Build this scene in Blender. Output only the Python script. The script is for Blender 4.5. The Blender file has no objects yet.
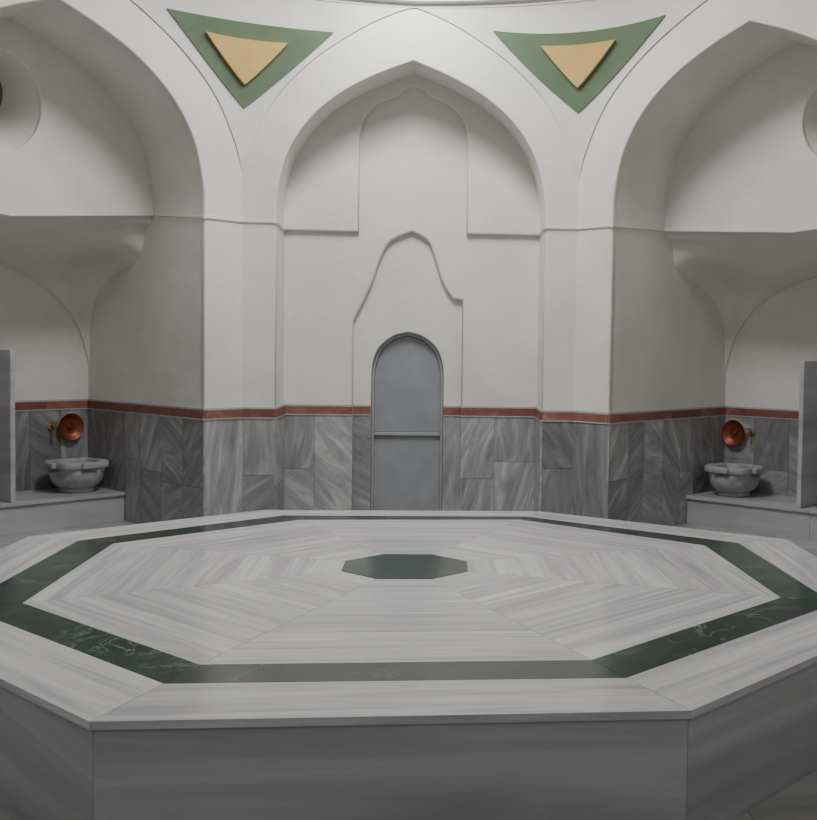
import bpy, bmesh, math, random
from mathutils import Vector, Matrix
random.seed(11)
SC=bpy.context.scene
COL=SC.collection
R2=math.sqrt(.5)

# ---------------------------------------------------------------- materials
def newmat(name):
    m=bpy.data.materials.new(name); m.use_nodes=True
    nt=m.node_tree; b=nt.nodes['Principled BSDF']
    return m,nt,b
def N(nt,t,**kw):
    n=nt.nodes.new(t)
    for k,v in kw.items():
        if k in n.inputs.keys(): n.inputs[k].default_value=v
        else: setattr(n,k,v)
    return n
def ramp(nt,stops):
    r=nt.nodes.new('ShaderNodeValToRGB'); e=r.color_ramp.elements
    while len(e)<len(stops): e.new(.5)
    for el,(p,c) in zip(e,stops): el.position=p; el.color=(c[0],c[1],c[2],1)
    return r
def plaster(name,col=(.76,.745,.71),dark=(.66,.645,.615)):
    m,nt,b=newmat(name); L=nt.links
    tc=N(nt,'ShaderNodeTexCoord')
    n1=N(nt,'ShaderNodeTexNoise',Scale=1.1,Detail=6.0,Roughness=.62)
    r=ramp(nt,[(.32,dark),(.62,col)])
    L.new(tc.outputs['Object'],n1.inputs['Vector']);L.new(n1.outputs['Fac'],r.inputs['Fac'])
    L.new(r.outputs['Color'],b.inputs['Base Color']); b.inputs['Roughness'].default_value=.75
    n2=N(nt,'ShaderNodeTexNoise',Scale=4.0,Detail=5.0)
    L.new(tc.outputs['Object'],n2.inputs['Vector'])
    bp=N(nt,'ShaderNodeBump',Strength=.42,Distance=.02)
    L.new(n2.outputs['Fac'],bp.inputs['Height']);L.new(bp.outputs['Normal'],b.inputs['Normal'])
    return m
def marble(name,stops,stretch=(1.2,9.0),scale=1.0,dist=1.2,rot=0.0,rough=.25,tone=.25,vein=None,broad=0.0,rot0=0.0):
    """UV in metres, corner colour attribute 'rnd' gives each slab its own offset / angle / tone"""
    m,nt,b=newmat(name); L=nt.links
    uv=N(nt,'ShaderNodeUVMap'); at=N(nt,'ShaderNodeAttribute',attribute_name='rnd')
    sep=N(nt,'ShaderNodeSeparateColor'); L.new(at.outputs['Color'],sep.inputs['Color'])
    off=N(nt,'ShaderNodeVectorMath',operation='MULTIPLY_ADD'); off.inputs[1].default_value=(37,53,71)
    L.new(at.outputs['Color'],off.inputs[0]);L.new(uv.outputs['UV'],off.inputs[2])
    vr=N(nt,'ShaderNodeVectorRotate',rotation_type='Z_AXIS')
    ma=N(nt,'ShaderNodeMath',operation='MULTIPLY_ADD'); ma.inputs[1].default_value=rot; ma.inputs[2].default_value=rot0-rot/2
    L.new(sep.outputs[1],ma.inputs[0])
    L.new(off.outputs[0],vr.inputs['Vector']);L.new(ma.outputs[0],vr.inputs['Angle'])
    mp=N(nt,'ShaderNodeMapping'); mp.inputs['Scale'].default_value=(stretch[0]*scale,stretch[1]*scale,1)
    L.new(vr.outputs[0],mp.inputs['Vector'])
    n1=N(nt,'ShaderNodeTexNoise',Scale=1.0,Detail=7.0,Roughness=.6,Distortion=dist)
    L.new(mp.outputs[0],n1.inputs['Vector'])
    fac=n1.outputs['Fac']
    if broad:
        nb=N(nt,'ShaderNodeTexNoise',Scale=.3,Detail=3.0); L.new(mp.outputs[0],nb.inputs['Vector'])
        mxf=N(nt,'ShaderNodeMix'); mxf.inputs[0].default_value=broad
        L.new(fac,mxf.inputs[2]);L.new(nb.outputs['Fac'],mxf.inputs[3]); fac=mxf.outputs[0]
    r=ramp(nt,stops); L.new(fac,r.inputs['Fac'])
    t=N(nt,'ShaderNodeMath',operation='MULTIPLY_ADD'); t.inputs[1].default_value=tone; t.inputs[2].default_value=1-tone/2
    L.new(sep.outputs[2],t.inputs[0])
    hs=N(nt,'ShaderNodeHueSaturation'); L.new(r.outputs['Color'],hs.inputs['Color']);L.new(t.outputs[0],hs.inputs['Value'])
    out=hs.outputs['Color']
    if vein:
        mp2=N(nt,'ShaderNodeMapping'); mp2.inputs['Scale'].default_value=(vein[1],vein[1],vein[1])
        L.new(vr.outputs[0],mp2.inputs['Vector'])
        n3=N(nt,'ShaderNodeTexNoise',Scale=1.0,Detail=8.0,Roughness=.65,Distortion=.8)
        L.new(mp2.outputs[0],n3.inputs['Vector'])
        r3=ramp(nt,[(.488,(0,0,0)),(.5,(vein[2],)*3),(.512,(0,0,0))]); L.new(n3.outputs['Fac'],r3.inputs['Fac'])
        n4=N(nt,'ShaderNodeTexNoise',Scale=.8,Detail=2.0); L.new(mp2.outputs[0],n4.inputs['Vector'])
        r4=ramp(nt,[(.42,(0,0,0)),(.66,(1,1,1))]);L.new(n4.outputs['Fac'],r4.inputs['Fac'])
        mm=N(nt,'ShaderNodeMath',operation='MULTIPLY');L.new(r3.outputs['Color'],mm.inputs[0]);L.new(r4.outputs['Color'],mm.inputs[1])
        mx=N(nt,'ShaderNodeMix',data_type='RGBA'); mx.inputs[7].default_value=(*vein[0],1)
        L.new(mm.outputs[0],mx.inputs[0]);L.new(out,mx.inputs[6]); out=mx.outputs[2]
    L.new(out,b.inputs['Base Color'])
    b.inputs['Roughness'].default_value=rough
    return m
def simple(name,col,rough=.5,metal=0.0,bump=0):
    m,nt,b=newmat(name);L=nt.links
    tc=N(nt,'ShaderNodeTexCoord'); n=N(nt,'ShaderNodeTexNoise',Scale=6.0,Detail=5.0)
    L.new(tc.outputs['Object'],n.inputs['Vector'])
    r=ramp(nt,[(.3,tuple(c*.9 for c in col)),(.7,tuple(min(1,c*1.05) for c in col))])
    L.new(n.outputs['Fac'],r.inputs['Fac']);L.new(r.outputs['Color'],b.inputs['Base Color'])
    b.inputs['Roughness'].default_value=rough;b.inputs['Metallic'].default_value=metal
    if bump:
        bp=N(nt,'ShaderNodeBump',Strength=bump,Distance=.01)
        L.new(n.outputs['Fac'],bp.inputs['Height']);L.new(bp.outputs['Normal'],b.inputs['Normal'])
    return m
M_pl=plaster('white_plaster')
M_wains=marble('grey_marble_wainscot',[(.27,(.115,.116,.122)),(.41,(.225,.227,.235)),(.53,(.305,.307,.313)),(.68,(.50,.50,.50))],stretch=(1.3,6.5),dist=2.0,rot=2.4,rot0=1.57,rough=.3,tone=.5,broad=.25)
M_top=marble('white_marble_top',[(.31,(.35,.35,.37)),(.45,(.49,.49,.508)),(.54,(.565,.565,.58)),(.68,(.655,.655,.66))],stretch=(.8,14.0),dist=1.0,rot=.10,rough=.17,tone=.22,broad=.15)
M_side=marble('grey_marble_side',[(.3,(.32,.322,.34)),(.5,(.42,.422,.44)),(.66,(.51,.512,.53))],stretch=(.4,6.0),dist=1.0,rot=.2,rough=.4,tone=.10)
M_bench=marble('bench_marble',[(.3,(.33,.335,.345)),(.6,(.45,.455,.465))],stretch=(.6,5.0),dist=.8,rot=.2,rough=.35,tone=.10)
M_green=marble('green_marble',[(.35,(.004,.015,.012)),(.55,(.010,.032,.025)),(.75,(.03,.07,.055))],stretch=(3,6),dist=1.5,rot=3,rough=.18,tone=.5,vein=((.22,.30,.27),2.8,.7))
M_floor=marble('floor_marble',[(.3,(.24,.245,.25)),(.5,(.34,.345,.35)),(.68,(.42,.425,.43))],stretch=(1,5),dist=1.3,rot=1.5,rough=.3,tone=.25)
M_basin=marble('basin_marble',[(.3,(.27,.275,.28)),(.6,(.43,.435,.44))],stretch=(3,6),dist=1,rot=0,rough=.5,tone=0)
M_red=marble('red_stone_band',[(.3,(.18,.066,.050)),(.6,(.27,.112,.086)),(.75,(.38,.21,.18))],stretch=(5,9),dist=1,rot=1,rough=.45,tone=.5)
M_grout=simple('grout',(.36,.36,.36),.8)
M_gp=simple('green_paint',(.115,.165,.095),.75,0,.3)
M_yp=simple('ochre_paint',(.62,.41,.13),.75,0,.4)
M_door=simple('grey_painted_metal',(.285,.298,.318),.5,.0)
M_doorf=simple('door_frame_metal',(.37,.38,.40),.4,.2)
M_dark=simple('dark_gap',(.03,.03,.033),.8)
M_cop=simple('copper',(.28,.08,.043),.45,.65,.2)
M_bra=simple('brass',(.42,.30,.12),.38,.85)
M_glass=simple('window_pane',(.13,.12,.11),.4)

# ---------------------------------------------------------------- helpers
def link(o,parent=None):
    COL.objects.link(o)
    if parent: o.parent=parent
    return o
def empty(name):
    e=bpy.data.objects.new(name,None); return link(e)
def mk(name,verts,faces,mat,parent=None,uv=None,rnd=None,smooth=None,recalc=True):
    me=bpy.data.meshes.new(name); me.from_pydata([tuple(v) for v in verts],[],faces)
    if uv:
        l=me.uv_layers.new(name='UVMap'); k=0
        for f in uv:
            for c in f: l.data[k].uv=c; k+=1
    if rnd:
        a=me.color_attributes.new('rnd','FLOAT_COLOR','CORNER'); k=0
        for fi,f in enumerate(faces):
            for _ in f: a.data[k].color=(*rnd[fi],1); k+=1
    if recalc:
        bm=bmesh.new();bm.from_mesh(me);bmesh.ops.recalc_face_normals(bm,faces=bm.faces);bm.to_mesh(me);bm.free()
    if smooth is not None:
        me.polygons.foreach_set('use_smooth',[True]*len(me.polygons)); me.set_sharp_from_angle(angle=math.radians(smooth))
    me.materials.append(mat); me.update()
    return link(bpy.data.objects.new(name,me),parent)
def rr(): return (random.random(),random.random(),random.random())
class Slabs:
    def __init__(s): s.v=[];s.f=[];s.uv=[];s.r=[]
    def prism(s,pts,depth,axis,U,V,r=None,bev=0.0):
        r=r or rr(); n=len(pts); b=len(s.v)
        pts=[Vector(p) for p in pts]; axis=Vector(axis)
        s.v+=pts+[p-axis*depth for p in pts]
        s.f.append(list(range(b,b+n)));s.uv.append([(p.dot(U),p.dot(V)) for p in pts]);s.r.append(r)
        s.f.append(list(range(b+2*n-1,b+n-1,-1)));s.uv.append([(p.dot(U),p.dot(V)) for p in pts[::-1]]);s.r.append(r)
        for i in range(n):
            j=(i+1)%n; s.f.append([b+i,b+j,b+n+j,b+n+i])
            e=(pts[j]-pts[i]).length; a=pts[i].dot(U)+pts[i].dot(V)
            s.uv.append([(a,0),(a+e,0),(a+e,depth),(a,depth)]);s.r.append(r)
    def build(s,name,mat,parent=None):
        return mk(name,s.v,s.f,mat,parent,uv=s.uv,rnd=s.r)
def box(name,c,size,mat,parent=None,U=None,bevel=0.0,V=None):
    U=Vector(U or (1,0,0)); Vv=Vector(V) if V else Vector((-U.y,U.x,0)); Z=Vector((0,0,1)); c=Vector(c)
    s=[x/2 for x in size]
    bm=bmesh.new()
    vs=[bm.verts.new(c+U*(a*s[0])+Vv*(b*s[1])+Z*(d*s[2])) for a in(-1,1) for b in(-1,1) for d in(-1,1)]
    for f in((0,1,3,2),(4,6,7,5),(0,4,5,1),(2,3,7,6),(0,2,6,4),(1,5,7,3)): bm.faces.new([vs[i] for i in f])
    bmesh.ops.recalc_face_normals(bm,faces=bm.faces)
    if bevel: bmesh.ops.bevel(bm,geom=list(bm.edges),offset=bevel,segments=2,affect='EDGES',profile=.5)
    uvl=bm.loops.layers.uv.new('UVMap'); cl=bm.loops.layers.float_color.new('rnd'); r=rr()
    for f in bm.faces:
        for l in f.loops:
            p=l.vert.co
            if abs(f.normal.z)>.7: l[uvl].uv=(p.dot(U),p.dot(Vv))
            else: l[uvl].uv=(p.dot(U)+p.dot(Vv),p.z)
            l[cl]=(*r,1)
    me=bpy.data.meshes.new(name);bm.to_mesh(me);bm.free();me.materials.append(mat)
    return link(bpy.data.objects.new(name,me),parent)
class Fr:
    def __init__(s,O,U,Nn): s.O=Vector((*O,0));s.U=Vector((*U,0)).normalized();s.N=Vector((*Nn,0)).normalized()
    def p(s,u,d,z): return s.O+s.U*u-s.N*d+Vector((0,0,z))
def plate(name,fr,loops,d,th,mat,parent=None,bev=.01):
    cu=bpy.data.curves.new('tmp','CURVE'); cu.dimensions='2D'; cu.fill_mode='BOTH'
    for lp in loops:
        sp=cu.splines.new('POLY'); sp.points.add(len(lp)-1)
        for q,(x,y) in zip(sp.points,lp): q.co=(x,y,0,1)
        sp.use_cyclic_u=True
    cu.extrude=th/2-bev; cu.bevel_depth=bev; cu.bevel_resolution=2; cu.offset=-bev
    ob=bpy.data.objects.new('tmp',cu);COL.objects.link(ob)
    dg=bpy.context.evaluated_depsgraph_get(); me=bpy.data.meshes.new_from_object(ob.evaluated_get(dg))
    bpy.data.objects.remove(ob)
    me.name=name
    for v in me.vertices: v.co=fr.p(v.co.x,d+th/2-v.co.z,v.co.y)
    bm=bmesh.new();bm.from_mesh(me);bmesh.ops.remove_doubles(bm,verts=bm.verts,dist=.0004);bmesh.ops.recalc_face_normals(bm,faces=bm.faces);bm.to_mesh(me);bm.free()
    me.materials.clear();me.materials.append(mat)
    return link(bpy.data.objects.new(name,me),parent)
def cat(pts,n=8):
    out=[];P=[pts[0]]+list(pts)+[pts[-1]]
    for i in range(1,len(P)-2):
        for k in range(n):
            t=k/n
            out.append(tuple(.5*((2*P[i][a])+(-P[i-1][a]+P[i+1][a])*t+(2*P[i-1][a]-5*P[i][a]+4*P[i+1][a]-P[i+2][a])*t*t+(-P[i-1][a]+3*P[i][a]-3*P[i+1][a]+P[i+2][a])*t**3) for a in range(len(pts[0]))))
    out.append(tuple(pts[-1]));return out
def lathe(name,prof,mat,parent,loc,axis=None,seg=40,mod=None,smooth=35):
    v=[];f=[];uv=[];rn=[]
    q=Vector((0,0,1)).rotation_difference(Vector(axis)) if axis else None
    for r,z in prof:
        for k in range(seg):
            a=2*math.pi*k/seg; rad=r*(mod(a,z) if mod else 1)
            p=Vector((rad*math.cos(a),rad*math.sin(a),z))
            if q: p=q@p
            v.append(p+Vector(loc))
    n=len(prof)
    for i in range(n-1):
        for k in range(seg):
            j=(k+1)%seg; f.append([i*seg+k,i*seg+j,(i+1)*seg+j,(i+1)*seg+k])
            uv.append([(k*.05,prof[i][1]),(k*.05+.05,prof[i][1]),(k*.05+.05,prof[i+1][1]),(k*.05,prof[i+1][1])]);rn.append((.4,.4,.4))
    return mk(name,v,f,mat,parent,uv=uv,rnd=rn,smooth=smooth)

# ---------------------------------------------------------------- hall dimensions
HX=-.102; ZS=2.58; ZTOP=4.35
H=1.38; D=2.227
A0=1.111; A1=1.21
Cn=[(-H,3.7223),(H,3.7223),(H+D,3.7223-D),(H+D,3.7223-D-2*H),(H,3.7223-2*D-2*H),(-H,3.7223-2*D-2*H),(-H-D,3.7223-D-2*H),(-H-D,3.7223-D)]
Cn=[(x+HX,y) for x,y in Cn]
Cc=Vector((HX,3.7223-D-H,0))
ARCH=cat([(1.111,2.58),(1.10,2.83),(1.02,3.14),(.85,3.41),(.6,3.63),(.31,3.79),(0,3.915)],6)
def archpts(c,half,top=3.915):
    k=half/1.111; kz=(top-2.58)/(3.915-2.58)
    R=[(dx*k,2.58+(z-2.58)*kz) for dx,z in ARCH]
    return [(c-x,z) for x,z in R]+[(c+x,z) for x,z in R[::-1][1:]]
OUT=cat([(1.38,2.93),(1.31,3.2),(1.13,3.57),(.83,3.89),(.47,4.14),(.2,4.28),(0,4.35)],6)
def xout(z,half):
    for (x1,z1),(x2,z2) in zip(OUT,OUT[1:]):
        if z<=z2: 
            t=(z-z1)/(z2-z1); return (x1+(x2-x1)*max(0,t))*half/1.38
    return 0.0
def wallframe(i):
    a=Vector(Cn[i]);b=Vector(Cn[(i+1)%8]);U=(b-a).normalized();c=Vector((Cc.x,Cc.y));Nn=Vector((-U.y,U.x))
    if Nn.dot(c-a)<0: Nn=-Nn
    return Fr(a,U,Nn),(b-a).length
SIDE=['north','northeast','east','southeast','south','southwest','west','northwest']
FR={};LEN={}
for i in range(8):
    f,l=wallframe(i)
    if i==7:
        a=Vector(Cn[0]);b=Vector(Cn[7]);U=(b-a).normalized(); f=Fr(a,U,f.N[:2])
    FR[i]=f;LEN[i]=l
def shell(name,fr,path,d0,d1,parent,mat=M_pl,nd=2):
    v=[];f=[]
    for (u,z) in path:
        for k in range(nd): v.append(fr.p(u,d0+(d1-d0)*k/(nd-1),z))
    for i in range(len(path)-1):
        for k in range(nd-1): f.append([i*nd+k,i*nd+k+1,(i+1)*nd+k+1,(i+1)*nd+k])
    return mk(name,v,f,mat,parent,smooth=35,recalc=False)
def wains(fr,u0,d0,u1,d1,nrm,parent,name,z0=0.0,z1=.955,band=True,wmin=.24,wmax=.36):
    a=fr.p(u0,d0,0);b=fr.p(u1,d1,0);U=(b-a).normalized();Ln=(b-a).length;Z=Vector((0,0,1));T=.013
    S=Slabs();G=.0016
    n=max(1,round(Ln/random.uniform(wmin,wmax)));cuts=[0]+[ (k+random.uniform(-.12,.12))/n*Ln for k in range(1,n)]+[Ln]
    for x0,x1 in zip(cuts,cuts[1:]):
        mode=random.random(); hs=[z0,z1] if mode<.45 else [z0,z0+(z1-z0)*random.choice([.42,.5,.58]),z1]
        for q0,q1 in zip(hs,hs[1:]):
            pts=[a+U*(x0+G)+Z*(q0+G),a+U*(x1-G)+Z*(q0+G),a+U*(x1-G)+Z*(q1-G),a+U*(x0+G)+Z*(q1-G)]
            S.prism([p+nrm*T for p in pts],T+.002,nrm,U,Z)
    S.build(name+'_slabs',M_wains,parent)
    if band:
        B=Slabs();n=max(1,round(Ln/.42))
        for k in range(n):
            x0,x1=Ln*k/n,Ln*(k+1)/n;q0,q1=.960,1.028
            pts=[a+U*(x0)+Z*q0,a+U*(x1-.002)+Z*q0,a+U*(x1-.002)+Z*q1,a+U*x0+Z*q1]
            B.prism([p+nrm*.018 for p in pts],.02,nrm,U,Z)
        B.build(name+'_red_band',M_red,parent)
        B=Slabs()
        for q0,q1,e in((1.028,1.044,.013),(.950,.960,.020)):
            pts=[a+Z*q0,a+U*Ln+Z*q0,a+U*Ln+Z*q1,a+Z*q1]
            B.prism([p+nrm*e for p in pts],e+.002,nrm,U,Z)
        B.build(name+'_band_edge',M_bench,parent)
def strip(pts,n,parent,name,h=.028,out=.014):
    """thin string course through 3D points (top edge), facing n"""
    v=[];f=[]
    for p in pts:
        for a,b in((-.004,0),(out,-.002),(out,-h*.6),(-.004,-h)): v.append(p+n*a+Vector((0,0,b)))
    for i in range(len(pts)-1):
        for k in range(3): f.append([i*4+k,i*4+k+1,(i+1)*4+k+1,(i+1)*4+k])
    f.append([0,1,2,3]);f.append([len(v)-4,len(v)-3,len(v)-2,len(v)-1])
    mk(name,v,f,M_pl,parent)

EDGE={7:.07,1:.03}
WROOT={}
for i in range(8):
    fr=FR[i];L=LEN[i];c=L/2;half=A0 if i%2==0 else A1; top=3.915 if i%2==0 else 4.0
    e_=.012
    path=[(c-half,0)]+archpts(c,half,top)+[(c+half,0)]
    outer=[(-e_,0)]+path+[(L+e_,0),(L+e_,ZTOP+.15),(-e_,ZTOP+.15)]
    w=plate('wall_'+SIDE[i],fr,[outer],0,.06,M_pl,None,.012); WROOT[i]=w
    nm=SIDE[i]
    if i==0: dep=.51
    elif i in(1,7): dep=.755
    else: dep=.5
    Np=fr.N;Ud=fr.U
    if i in(1,7):
        shell(nm+'_arch_soffit',fr,archpts(c,half,top),.045,dep+.02,w)
        for s,u in((0,c-half),(1,c+half)): shell(nm+'_jamb_%d'%s,fr,[(u,0),(u,ZS)],.045,1.88,w)
        for s,u in((0,c-half),(1,c+half)): shell(nm+'_jamb_upper_%d'%s,fr,[(u,ZS),(u,ZS+.12)],.77,1.88,w)
    else: shell(nm+'_arch_soffit',fr,path,.045,dep+.02,w)
    wains(fr,0,0,c-half,0,Np,w,nm+'_pier_a');wains(fr,c+half,0,L,0,Np,w,nm+'_pier_b')
    strip([fr.p(0,0,ZS),fr.p(c-half+.013,0,ZS)],Np,w,nm+'_string_a')
    strip([fr.p(c+half-.013,0,ZS),fr.p(L,0,ZS)],Np,w,nm+'_string_b')
    dj={1:1.85,7:1.85,0:.51}.get(i,.5)
    wains(fr,c-half,-.013,c-half,dj,Ud,w,nm+'_jamb_a');wains(fr,c+half,-.013,c+half,dj,-Ud,w,nm+'_jamb_b')
    ds=.755 if i in(1,7) else dj; ee=EDGE.get(i,-.015)
    strip([fr.p(c-half,-.0135,ZS-.001),fr.p(c-half,ds,ZS+ee)],Ud,w,nm+'_string_c')
    strip([fr.p(c+half,-.0135,ZS-.001),fr.p(c+half,ds,ZS+ee)],-Ud,w,nm+'_string_d')
    if i in(2,3,5,6):
        plate(nm+'_niche_back',fr,[[(c-half-.05,0),(c+half+.05,0),(c+half+.05,ZTOP),(c-half-.05,ZTOP)]],.5,.06,M_pl,w)
        wains(fr,c-half,.5,c+half,.5,Np,w,nm+'_back')

# ---------------------------------------------------------------- north niche with door
fr=FR[0];w=WROOT[0];c=LEN[0]/2
DX=-.035;DW=.318
darch=cat([(DW,1.30),(.305,1.42),(.25,1.55),(.13,1.65),(0,1.685)],5)
def dpath(k=1.0,dz=0.0,base=-.01,hw=DW):
    R=[(x*hw/DW,z+dz) for x,z in darch]
    return [(c+DX-hw,base)]+[(c+DX-x,z) for x,z in R]+[(c+DX+x,z) for x,z in R[::-1][1:]]+[(c+DX+hw,base)]
ogee=[(-.51,-.01),(-.51,1.78)]+cat([(-.51,1.78),(-.43,1.94),(-.35,2.12),(-.28,2.33),(-.19,2.48),(-.01,2.565)],5)[1:]+cat([(-.01,2.565),(.13,2.49),(.195,2.34),(.26,2.14),(.33,2.02),(.37,1.98)],5)[1:]+[(.44,1.975),(.44,-.01)]
ogee=[(c+x,z) for x,z in ogee]
X=c+A0+.04
panelTop=cat([(-.467,3.34),(-.45,3.47),(-.39,3.58),(-.28,3.67),(-.14,3.72),(-.1,3.77),(0,3.81),(.1,3.77),(.14,3.72),(.28,3.67),(.39,3.58),(.45,3.47),(.467,3.34)],4)
plate('north_niche_wall_middle',fr,[[(c-A0-.04,-.01)]+ogee+[(X,-.01),(X,ZTOP),(c-A0-.04,ZTOP)]],.51,.06,M_pl,w,.02)
zf=ZS-.03
flank=[(c-.467,zf)]+[(c+x,z) for x,z in panelTop]+[(c+.467,zf),(X,zf),(X,ZTOP),(c-A0-.04,ZTOP),(c-A0-.04,zf)]
plate('north_niche_wall_upper',fr,[flank],.462,.055,M_pl,w,.018)
plate('north_niche_wall_door_panel',fr,[[(c-.56,-.01)]+dpath()+[(c+.5,-.01),(c+.5,2.62),(c-.56,2.62)]],.565,.09,M_pl,w,.014)
Nn=fr.N
wains(fr,c-A0,.51,c-.51,.51,Nn,w,'niche_left');wains(fr,c+.44,.51,c+A0,.51,Nn,w,'niche_right')
wains(fr,c-.51,.565,c+DX-DW,.565,Nn,w,'niche_door_left',wmin=.3);wains(fr,c+DX+DW,.565,c+.44,.565,Nn,w,'niche_door_right',wmin=.3)
door=empty('door_1')
plate('door_backing',fr,[dpath(base=0,hw=DW+.02,dz=.02)],.68,.02,M_dark,door,.003)
plate('door_leaf_upper',fr,[[p for p in dpath(base=.80,hw=.295,dz=-.03)]],.64,.035,M_door,door,.004)
plate('door_leaf_lower',fr,[[(c+DX-.295,.02),(c+DX-.295,.765),(c+DX+.295,.765),(c+DX+.295,.02)]],.64,.035,M_door,door,.004)
outerf=dpath(base=0,hw=DW-.002,dz=-.002);innerf=dpath(base=0,hw=DW-.024,dz=-.026)
plate('door_frame',fr,[outerf+innerf[::-1]],.615,.055,M_doorf,door,.004)
box('door_rail',fr.p(c+DX,.628,.783),(.585,.03,.03),M_doorf,door,bevel=.004)

# ---------------------------------------------------------------- diagonal recesses (basin alcoves)
T=1.85
for i in(7,1):
    fr=FR[i];w=WROOT[i];L=LEN[i];c=L/2;half=A1;nm=SIDE[i];v0=c-half;v1=c+half;Nn=fr.N
    plate(nm+'_alcove_back',fr,[[(v0-.03,0),(v1+.03,0),(v1+.03,ZS),(v0-.03,ZS)]],T,.06,M_pl,w)
    wains(fr,v0,T,v1,T,Nn,w,nm+'_alcove')
    def zl(u):
        s=1-abs(2*(u-v0)/(v1-v0)-1); s=max(0,min(1,s)); return ZS+EDGE[i]*(1-s)-.05*s
    base=[(v0-.03+(v1-v0+.06)*k/24,0) for k in range(25)]; base=[(u,zl(u)-.012) for u,_ in base]
    ap=archpts(c,half+.03,4.03)
    wu=v0+(1.30 if i==7 else 1.56);wz=3.37;wr=.34 if i==7 else .29
    hole=[(wu+wr*math.cos(a),wz+wr*1.12*math.sin(a)) for a in [2*math.pi*k/40 for k in range(40)]]
    plate(nm+'_lunette',fr,[base[:1]+[p for p in ap[1:-1]]+base[::-1][:-1],hole],.755,.06,M_pl,w,.012)
    v=[];f=[];seg=40
    for r_,d_ in((1,.80),(.60,1.12)):
        for k in range(seg):
            a=2*math.pi*k/seg;v.append(fr.p(wu+wr*r_*math.cos(a),d_,wz+wr*1.12*r_*math.sin(a)+(0 if r_==1 else .13)))
    f=[[k,(k+1)%seg,seg+(k+1)%seg,seg+k] for k in range(seg)]
    mk(nm+'_window_splay',v,f,M_pl,w,smooth=40)
    mk('window_pane_'+nm,v[seg:],[list(range(seg))],M_glass,w)
    prof=cat([(0,0),(.02,.06),(.10,.10),(.15,.24),(.30,.315),(.52,.36),(.74,.44),(.90,.58),(.96,.76),(.972,1)],4)+[(1.0,1.0)]
    def arch_low(s):
        t=cat([(0,1.36),(.06,1.62),(.14,1.80),(.28,1.98),(.5,2.14),(.75,2.23),(1,2.29)],5)
        for (a,b),(c2,d2) in zip(t,t[1:]):
            if s<=c2: return b+(d2-b)*(s-a)/(c2-a)
        return 2.29
    v=[];f=[];nu=81;npf=len(prof)
    for k in range(nu):
        u=v0+(v1-v0)*k/(nu-1); s=1-abs(2*k/(nu-1)-1); za=arch_low(s); zt=zl(u)-.012
        for q,(a,b) in enumerate(prof):
            t=q/(npf-2)
            if q==npf-1: aa,bb=1.0,1.0
            else:
                a2=.972*t; b2=t**.9
                m=min(1,s*2.2); m=m*m*(3-2*m)
                aa=a*(1-m)+a2*m; bb=b*(1-m)+b2*m
            v.append(fr.p(u,.775+(T-.77)*aa,zt+(za-zt)*bb))
    for k in range(nu-1):
        for q in range(npf-1): f.append([k*npf+q,k*npf+q+1,(k+1)*npf+q+1,(k+1)*npf+q])
    mk(nm+'_corbel_vault',v,f,M_pl,w,smooth=50,recalc=False)
    strip([fr.p(v0+(v1-v0)*k/24,.755,zl(v0+(v1-v0)*k/24)) for k in range(25)],Nn,w,nm+'_lunette_string',h=.03,out=.02)
    zb=.255;tb=1.174
    b=empty('marble_bench')
    n3=2;wd=(v1-v0-.03)/n3
    for k in range(n3):
        u=v0+.015+wd*(k+.5)
        box('top_slab_%d'%k,fr.p(u,(tb+T-.014)/2,zb-.015),(wd-.002,T-.014-tb,.03),M_bench,b,U=fr.U,V=fr.N,bevel=.004)
        box('riser_%d'%k,fr.p(u,(tb+.02+T-.014)/2,(zb-.03)/2),(wd-.002,T-.014-tb-.02,zb-.03),M_bench,b,U=fr.U,V=fr.N,bevel=.002)
    pu=v0+(1.0 if i==7 else 1.11)
    ps=box('marble_partition',fr.p(pu,(tb+.01+T-.02)/2,(zb+1.49)/2),(.04,T-.02-tb-.01,1.49-zb),M_side,None,U=fr.U,V=fr.N,bevel=.005)
    root=empty('wash_basin'); bu=v0+(.295 if i==7 else .315); bd=1.50; loc=fr.p(bu,bd,zb)
    ang0=math.atan2(fr.U.y,fr.U.x)
    def mod(a,z):
        if z<.205: return 1
        q=a-ang0; return (abs(math.cos(q))**5+abs(math.sin(q))**5)**(-1/5)*.90
    prof=[(.0,.0),(.135,0),(.145,.01),(.145,.03),(.138,.04),(.175,.06),(.208,.095),(.224,.14),(.228,.18),(.222,.205),(.222,.212),(.243,.218),(.248,.226),(.248,.262),(.243,.27),(.20,.27),(.19,.262),(.18,.22),(.15,.14),(.09,.09),(0,.08)]
    lathe('bowl',prof,M_basin,root,loc,mod=mod,seg=56)
    for dx,dy in((1,0),(-1,0),(0,1),(0,-1)):
        cc=loc+fr.U*(dx*.232)+fr.N*(dy*.232)+Vector((0,0,.243))
        uu=fr.U if dx else fr.N; vv=fr.N if dx else fr.U
        box('rim_lug',cc,(.06,.15,.05),M_basin,root,U=uu,V=vv,bevel=.012)
    cu=v0+(.20 if i==7 else .135); cz=.80
    cr=empty('copper_bowl'); ax=fr.N
    lathe('dish',[(.0,.012),(.04,.012),(.045,.02),(.06,.02),(.085,.03),(.108,.055),(.118,.062),(.120,.056),(.110,.045),(.088,.018),(.06,.004),(0,.0)],M_cop,cr,fr.p(cu,T-.016,cz),axis=ax)
    lathe('boss',[(0,.034),(.018,.032),(.024,.02),(.024,.01)],M_cop,cr,fr.p(cu,T-.016,cz),axis=ax,seg=24)
    tr=empty('brass_tap'); tu=v0+(.36 if i==7 else .30); base=fr.p(tu,T-.016,.80)
    lathe('flange',[(0,.0),(.03,0),(.03,.008),(.012,.014),(.012,.07),(0,.07)],M_bra,tr,base,axis=ax,seg=20)
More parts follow.
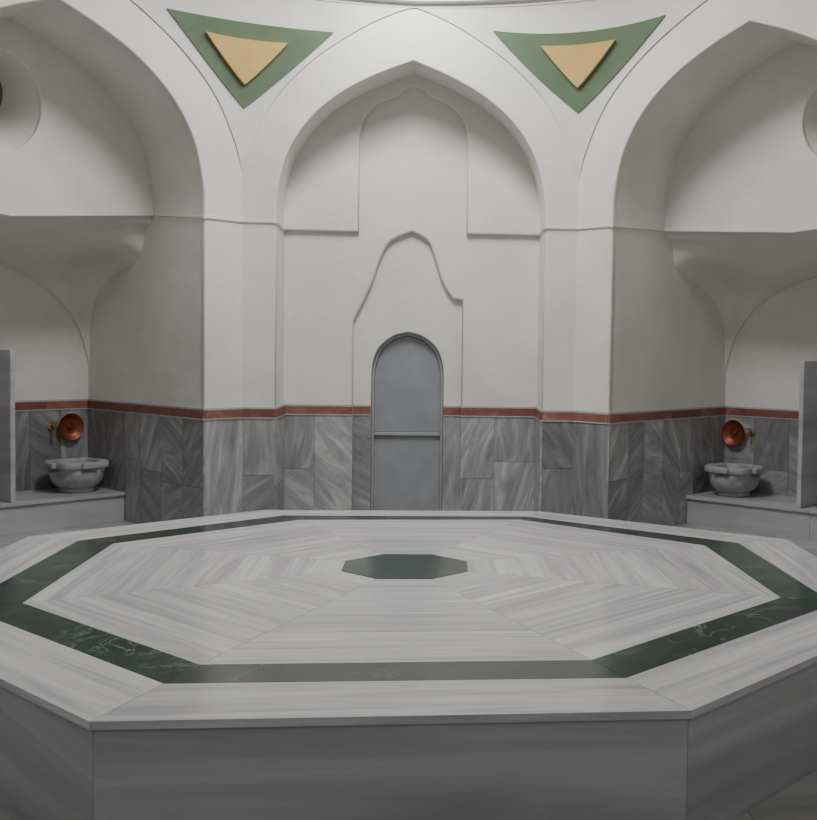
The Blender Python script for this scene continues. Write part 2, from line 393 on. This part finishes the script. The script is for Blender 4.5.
    lathe('spout',[(0,0),(.009,0),(.011,.05),(.014,.06),(0,.06)],M_bra,tr,base+ax*.075+Vector((0,0,-.055)),seg=16)
    lathe('stem',[(0,0),(.012,0),(.010,.04),(.0,.04)],M_bra,tr,base+ax*.045,seg=16)
    box('lever',base+ax*.045+Vector((0,0,.047)),(.07,.014,.012),M_bra,tr,U=fr.U,V=fr.N,bevel=.003)

# ---------------------------------------------------------------- pendentives, painted triangles and dome
ring=[]
def row(ci,z,n=16,off=0.0):
    cr=Vector((*Cn[ci],0));ia=(ci-1)%8;ib=ci
    pa=Vector((*Cn[ia],0));pb=Vector((*Cn[(ci+1)%8],0))
    da=(pa-cr).normalized();db=(pb-cr).normalized()
    qa=cr+da*(LEN[ia]/2-xout(z,LEN[ia]/2));qb=cr+db*(LEN[ib]/2-xout(z,LEN[ib]/2))
    t=(z-2.93)/(ZTOP-2.93); wgt=.25+.6*t
    m=(qa+qb)/2; Q=m.lerp(cr,wgt); nb=(da+db).normalized()
    pts=[]
    for k in range(n+1):
        s=k/n; pts.append(qa*(1-s)**2+Q*2*s*(1-s)+qb*s*s+nb*off+Vector((0,0,z)))
    return pts,qa+Vector((0,0,z)),qb+Vector((0,0,z))
def along(ci,z,s,off):
    pts,_,_=row(ci,z,40,off)
    ls=[0]
    for a,b in zip(pts,pts[1:]): ls.append(ls[-1]+(b-a).length)
    x=ls[-1]/2+s
    for k in range(len(pts)-1):
        if x<=ls[k+1] or k==len(pts)-2:
            t=(x-ls[k])/max(1e-9,ls[k+1]-ls[k]); return pts[k].lerp(pts[k+1],t)
def tri_panel(name,ci,z0,z1,hw,off,th,mat,parent,conc=1.0,nz=14,nw=14,sag=.0,cx=0.0):
    v=[];f=[]
    for lay in(0,1):
        for a in range(nz+1):
            t=a/nz; h=hw*t**conc+.002
            for b in range(nw+1):
                s=-h+2*h*b/nw
                z=z0+(z1-z0)*t + sag*t*(abs(s)/hw)**2
                v.append(along(ci,z,s+cx*t,off+(th if lay==0 else -.01)))
    M=(nz+1)*(nw+1)
    for lay in(0,1):
        for a in range(nz):
            for b in range(nw):
                f.append([lay*M+a*(nw+1)+b,lay*M+a*(nw+1)+b+1,lay*M+(a+1)*(nw+1)+b+1,lay*M+(a+1)*(nw+1)+b])
    bd=[b for b in range(nw+1)]+[a*(nw+1)+nw for a in range(1,nz+1)]+[nz*(nw+1)+b for b in range(nw-1,-1,-1)]+[a*(nw+1) for a in range(nz-1,0,-1)]
    for p,q in zip(bd,bd[1:]+bd[:1]): f.append([p,q,M+q,M+p])
    return mk(name,v,f,mat,parent,smooth=40)
for ci in range(8):
    nz=30;v=[];f=[];w_=None
    for a in range(nz+1):
        z=2.93+(ZTOP-2.93)*a/nz; o=.014*min(1,a/4)
        pts,qa,qb=row(ci,z,18,o)
        r_=[qa]+pts+[qb]; w_=len(r_); v+=r_
        if a==nz: ring+= [p for p in pts[:-1]][::1]
    for a in range(nz):
        for b in range(w_-1): f.append([a*w_+b,a*w_+b+1,(a+1)*w_+b+1,(a+1)*w_+b])
    P=mk('ceiling_pendentive' if ci==0 else 'ceiling_pendentive.%03d'%ci,v,f,M_pl,None,smooth=28,recalc=False)
    dz=-.035 if ci==0 else 0
    sh=.06 if ci==0 else 0
    tri_panel('green_triangle',ci,3.51+dz,(4.135 if ci==0 else 4.12)+dz*.6,.665 if ci==0 else .725,.014,.012,M_gp,P,conc=.97,sag=.0 if ci==0 else .045,cx=sh)
    tri_panel('ochre_triangle',ci,3.70+dz*1.4,4.02+dz,.325 if ci==0 else .31,.028,.03,M_yp,P,conc=.95,sag=.01,cx=.02 if ci==0 else 0)
n=len(ring);v=[];f=[];rows=[(1.0,-.01),(1.0,.02),(.985,.03),(.985,.10)]+[(.985*math.cos(a),.10+2.1*math.sin(a)) for a in [math.radians(x) for x in range(8,91,8)]]
for s,dz in rows:
    for p in ring: v.append(Vector((Cc.x+(p.x-Cc.x)*s,Cc.y+(p.y-Cc.y)*s,ZTOP+dz)))
for a in range(len(rows)-1):
    for b in range(n): f.append([a*n+b,a*n+(b+1)%n,(a+1)*n+(b+1)%n,(a+1)*n+b])
f.append([ (len(rows)-1)*n+b for b in range(n)])
mk('ceiling_dome',v,f,M_pl,None,smooth=30,recalc=False)

# ---------------------------------------------------------------- entry vestibule (camera side)
fr=FR[4];c=LEN[4]/2;w=WROOT[4]
vy0=Cn[4][1]-.5
for nm,cx_,sx_,cy_,sy_,z_,sz_ in(('wall_entry_west',HX-1.75,.1,vy0-1.9,3.9,1.7,3.4),('wall_entry_east',HX+1.75,.1,vy0-1.9,3.9,1.7,3.4),('wall_entry_south',HX,3.6,vy0-3.85,.1,1.7,3.4)):
    box(nm,(cx_,cy_,z_),(sx_,sy_,sz_),M_pl)
box('ceiling_entry',(HX,vy0-1.9,3.45),(3.6,4.0,.1),M_pl)
plate('wall_entry_north',fr,[[(c-1.75,0)]+[(c-A0-.0,0)]+archpts(c,A0)+[(c+A0,0),(c+1.75,0),(c+1.75,ZTOP),(c-1.75,ZTOP)]],.5,.05,M_pl,None,.01)

# ---------------------------------------------------------------- floor
S=Slabs();Z=Vector((0,0,1));Xv=Vector((1,0,0));Yv=Vector((0,1,0));ts=.6
for a in range(-9,9):
    for b in range(-14,9):
        x0,y0=a*ts,b*ts
        S.prism([(x0+.001,y0+.001,0),(x0+ts-.001,y0+.001,0),(x0+ts-.001,y0+ts-.001,0),(x0+.001,y0+ts-.001,0)],.02,Z,Xv,Yv)
fl=S.build('floor',M_floor)
box('floor_bed',(0,-1.5,-.03),(11,14,.05),M_grout,fl)

# ---------------------------------------------------------------- the octagonal platform (slightly irregular, as built)
plat=empty('octagonal_marble_platform')
AI=1.672;AB=AI*1.1311;AO=AI*1.3238;AC=.315
def reg(a):
    s=a*math.tan(math.pi/8)
    return [Vector(p) for p in ((-s,-a),(s,-a),(a,-s),(a,s),(s,a),(-s,a),(-a,s),(-a,-s))]
def irr(a,offs):
    r=reg(a)
    for k,o in offs.items(): r[k]=r[k]+Vector(o)
    return r
OO=irr(AO,{0:(.015,-.05),1:(.01,.015),4:(-.08,-.23),5:(-.12,-.23)})
OB=irr(AB,{0:(.01,0),1:(-.005,.04),2:(.02,.03),4:(-.06,-.15),5:(-.09,-.15)})
OI=irr(AI,{0:(-.01,0),1:(-.003,.04),2:(.03,.06),4:(-.02,-.06),5:(-.06,-.11),7:(.025,-.045)})
OC=[p+Vector((-.03,.075)) for p in reg(AC)]
def lerp8(A,B,t): return [a.lerp(b,t) for a,b in zip(A,B)]
def grow(A,t): return [p+p.normalized()*t for p in A]
def v3(p,z): return Vector((p.x,p.y,z))
def ringpieces(S,I,O,z,th,gap=.0012):
    for k in range(8):
        j=(k+1)%8
        p=[v3(O[k],z),v3(O[j],z),v3(I[j],z),v3(I[k],z)]
        U=(p[1]-p[0]).normalized();V=Vector((-U.y,U.x,0))
        q=[p[0]+U*gap*1.4+V*gap,p[1]-U*gap*1.4+V*gap,p[2]-U*gap*1.4-V*gap,p[3]+U*gap*1.4-V*gap]
        S.prism(q,th,Vector((0,0,1)),U,V)
S=Slabs();ringpieces(S,OB,OO,.45,.026);S.build('border_slabs',M_top,plat)
S=Slabs();ringpieces(S,OI,OB,.45,.03);S.build('green_band',M_green,plat)
S=Slabs();nr=10
for q in range(nr): ringpieces(S,lerp8(OC,OI,q/nr),lerp8(OC,OI,(q+1)/nr),.45,.03,gap=.001)
S.build('inner_strips',M_top,plat)
S=Slabs();S.prism([v3(p,.452) for p in OC],.03,Z,Xv,Yv);S.build('green_centre',M_green,plat)
S=Slabs();S.prism([v3(p,.4485) for p in grow(OO,-.03)],.03,Z,Xv,Yv);S.build('bedding',M_grout,plat)
S=Slabs();q=grow(OO,-.016)
for k in range(8):
    a,b=v3(q[k],0),v3(q[(k+1)%8],0);U=(b-a).normalized();nn=Vector((U.y,-U.x,0));g=.0015
    S.prism([a+U*g,b-U*g,b-U*g+Z*.424,a+U*g+Z*.424],.03,nn,U,Z)
S.build('side_slabs',M_side,plat)
S=Slabs();S.prism([v3(p,.419) for p in grow(OO,-.035)],.419,Z,Xv,Yv);S.build('core',M_grout,plat)

# ---------------------------------------------------------------- lights
def area(name,loc,size,power,col=(1,1,1),rot=(0,0,0)):
    l=bpy.data.lights.new(name,'AREA');l.shape='DISK';l.size=size;l.energy=power;l.color=col
    o=bpy.data.objects.new(name,l);o.location=loc;o.rotation_euler=rot;return link(o)
area('dome_skylight',(HX,Cc.y+1.0,5.9),1.6,195,(1,.995,.985))
area('north_glow_fill',(HX,2.9,4.85),.3,30,(.96,.98,1),rot=(math.radians(45),0,0))  # small added lamp, brightens the pendentive tops and arch apex; no skylight modelled here
area('entry_fill',(HX,-5.6,3.3),1.2,22,(.96,.98,1))  # added fill behind the camera, lifts the platform front; stands for no known fixture

# ---------------------------------------------------------------- camera
cam=bpy.data.cameras.new('camera');co=bpy.data.objects.new('camera',cam);link(co)
f_=1114.8;cam.sensor_fit='AUTO';cam.sensor_width=36;cam.lens=f_*36/820
cam.shift_x=-98.18/820;cam.shift_y=-14.97/820
Rm=Matrix.Rotation(-.0635,4,'Z')@Matrix.Rotation(math.pi/2-.0448,4,'X')@Matrix.Rotation(.0145,4,'Z')
co.matrix_world=Matrix.Translation((.1147,-5.6021,1.587))@Rm
cam.clip_start=.05
SC.camera=co
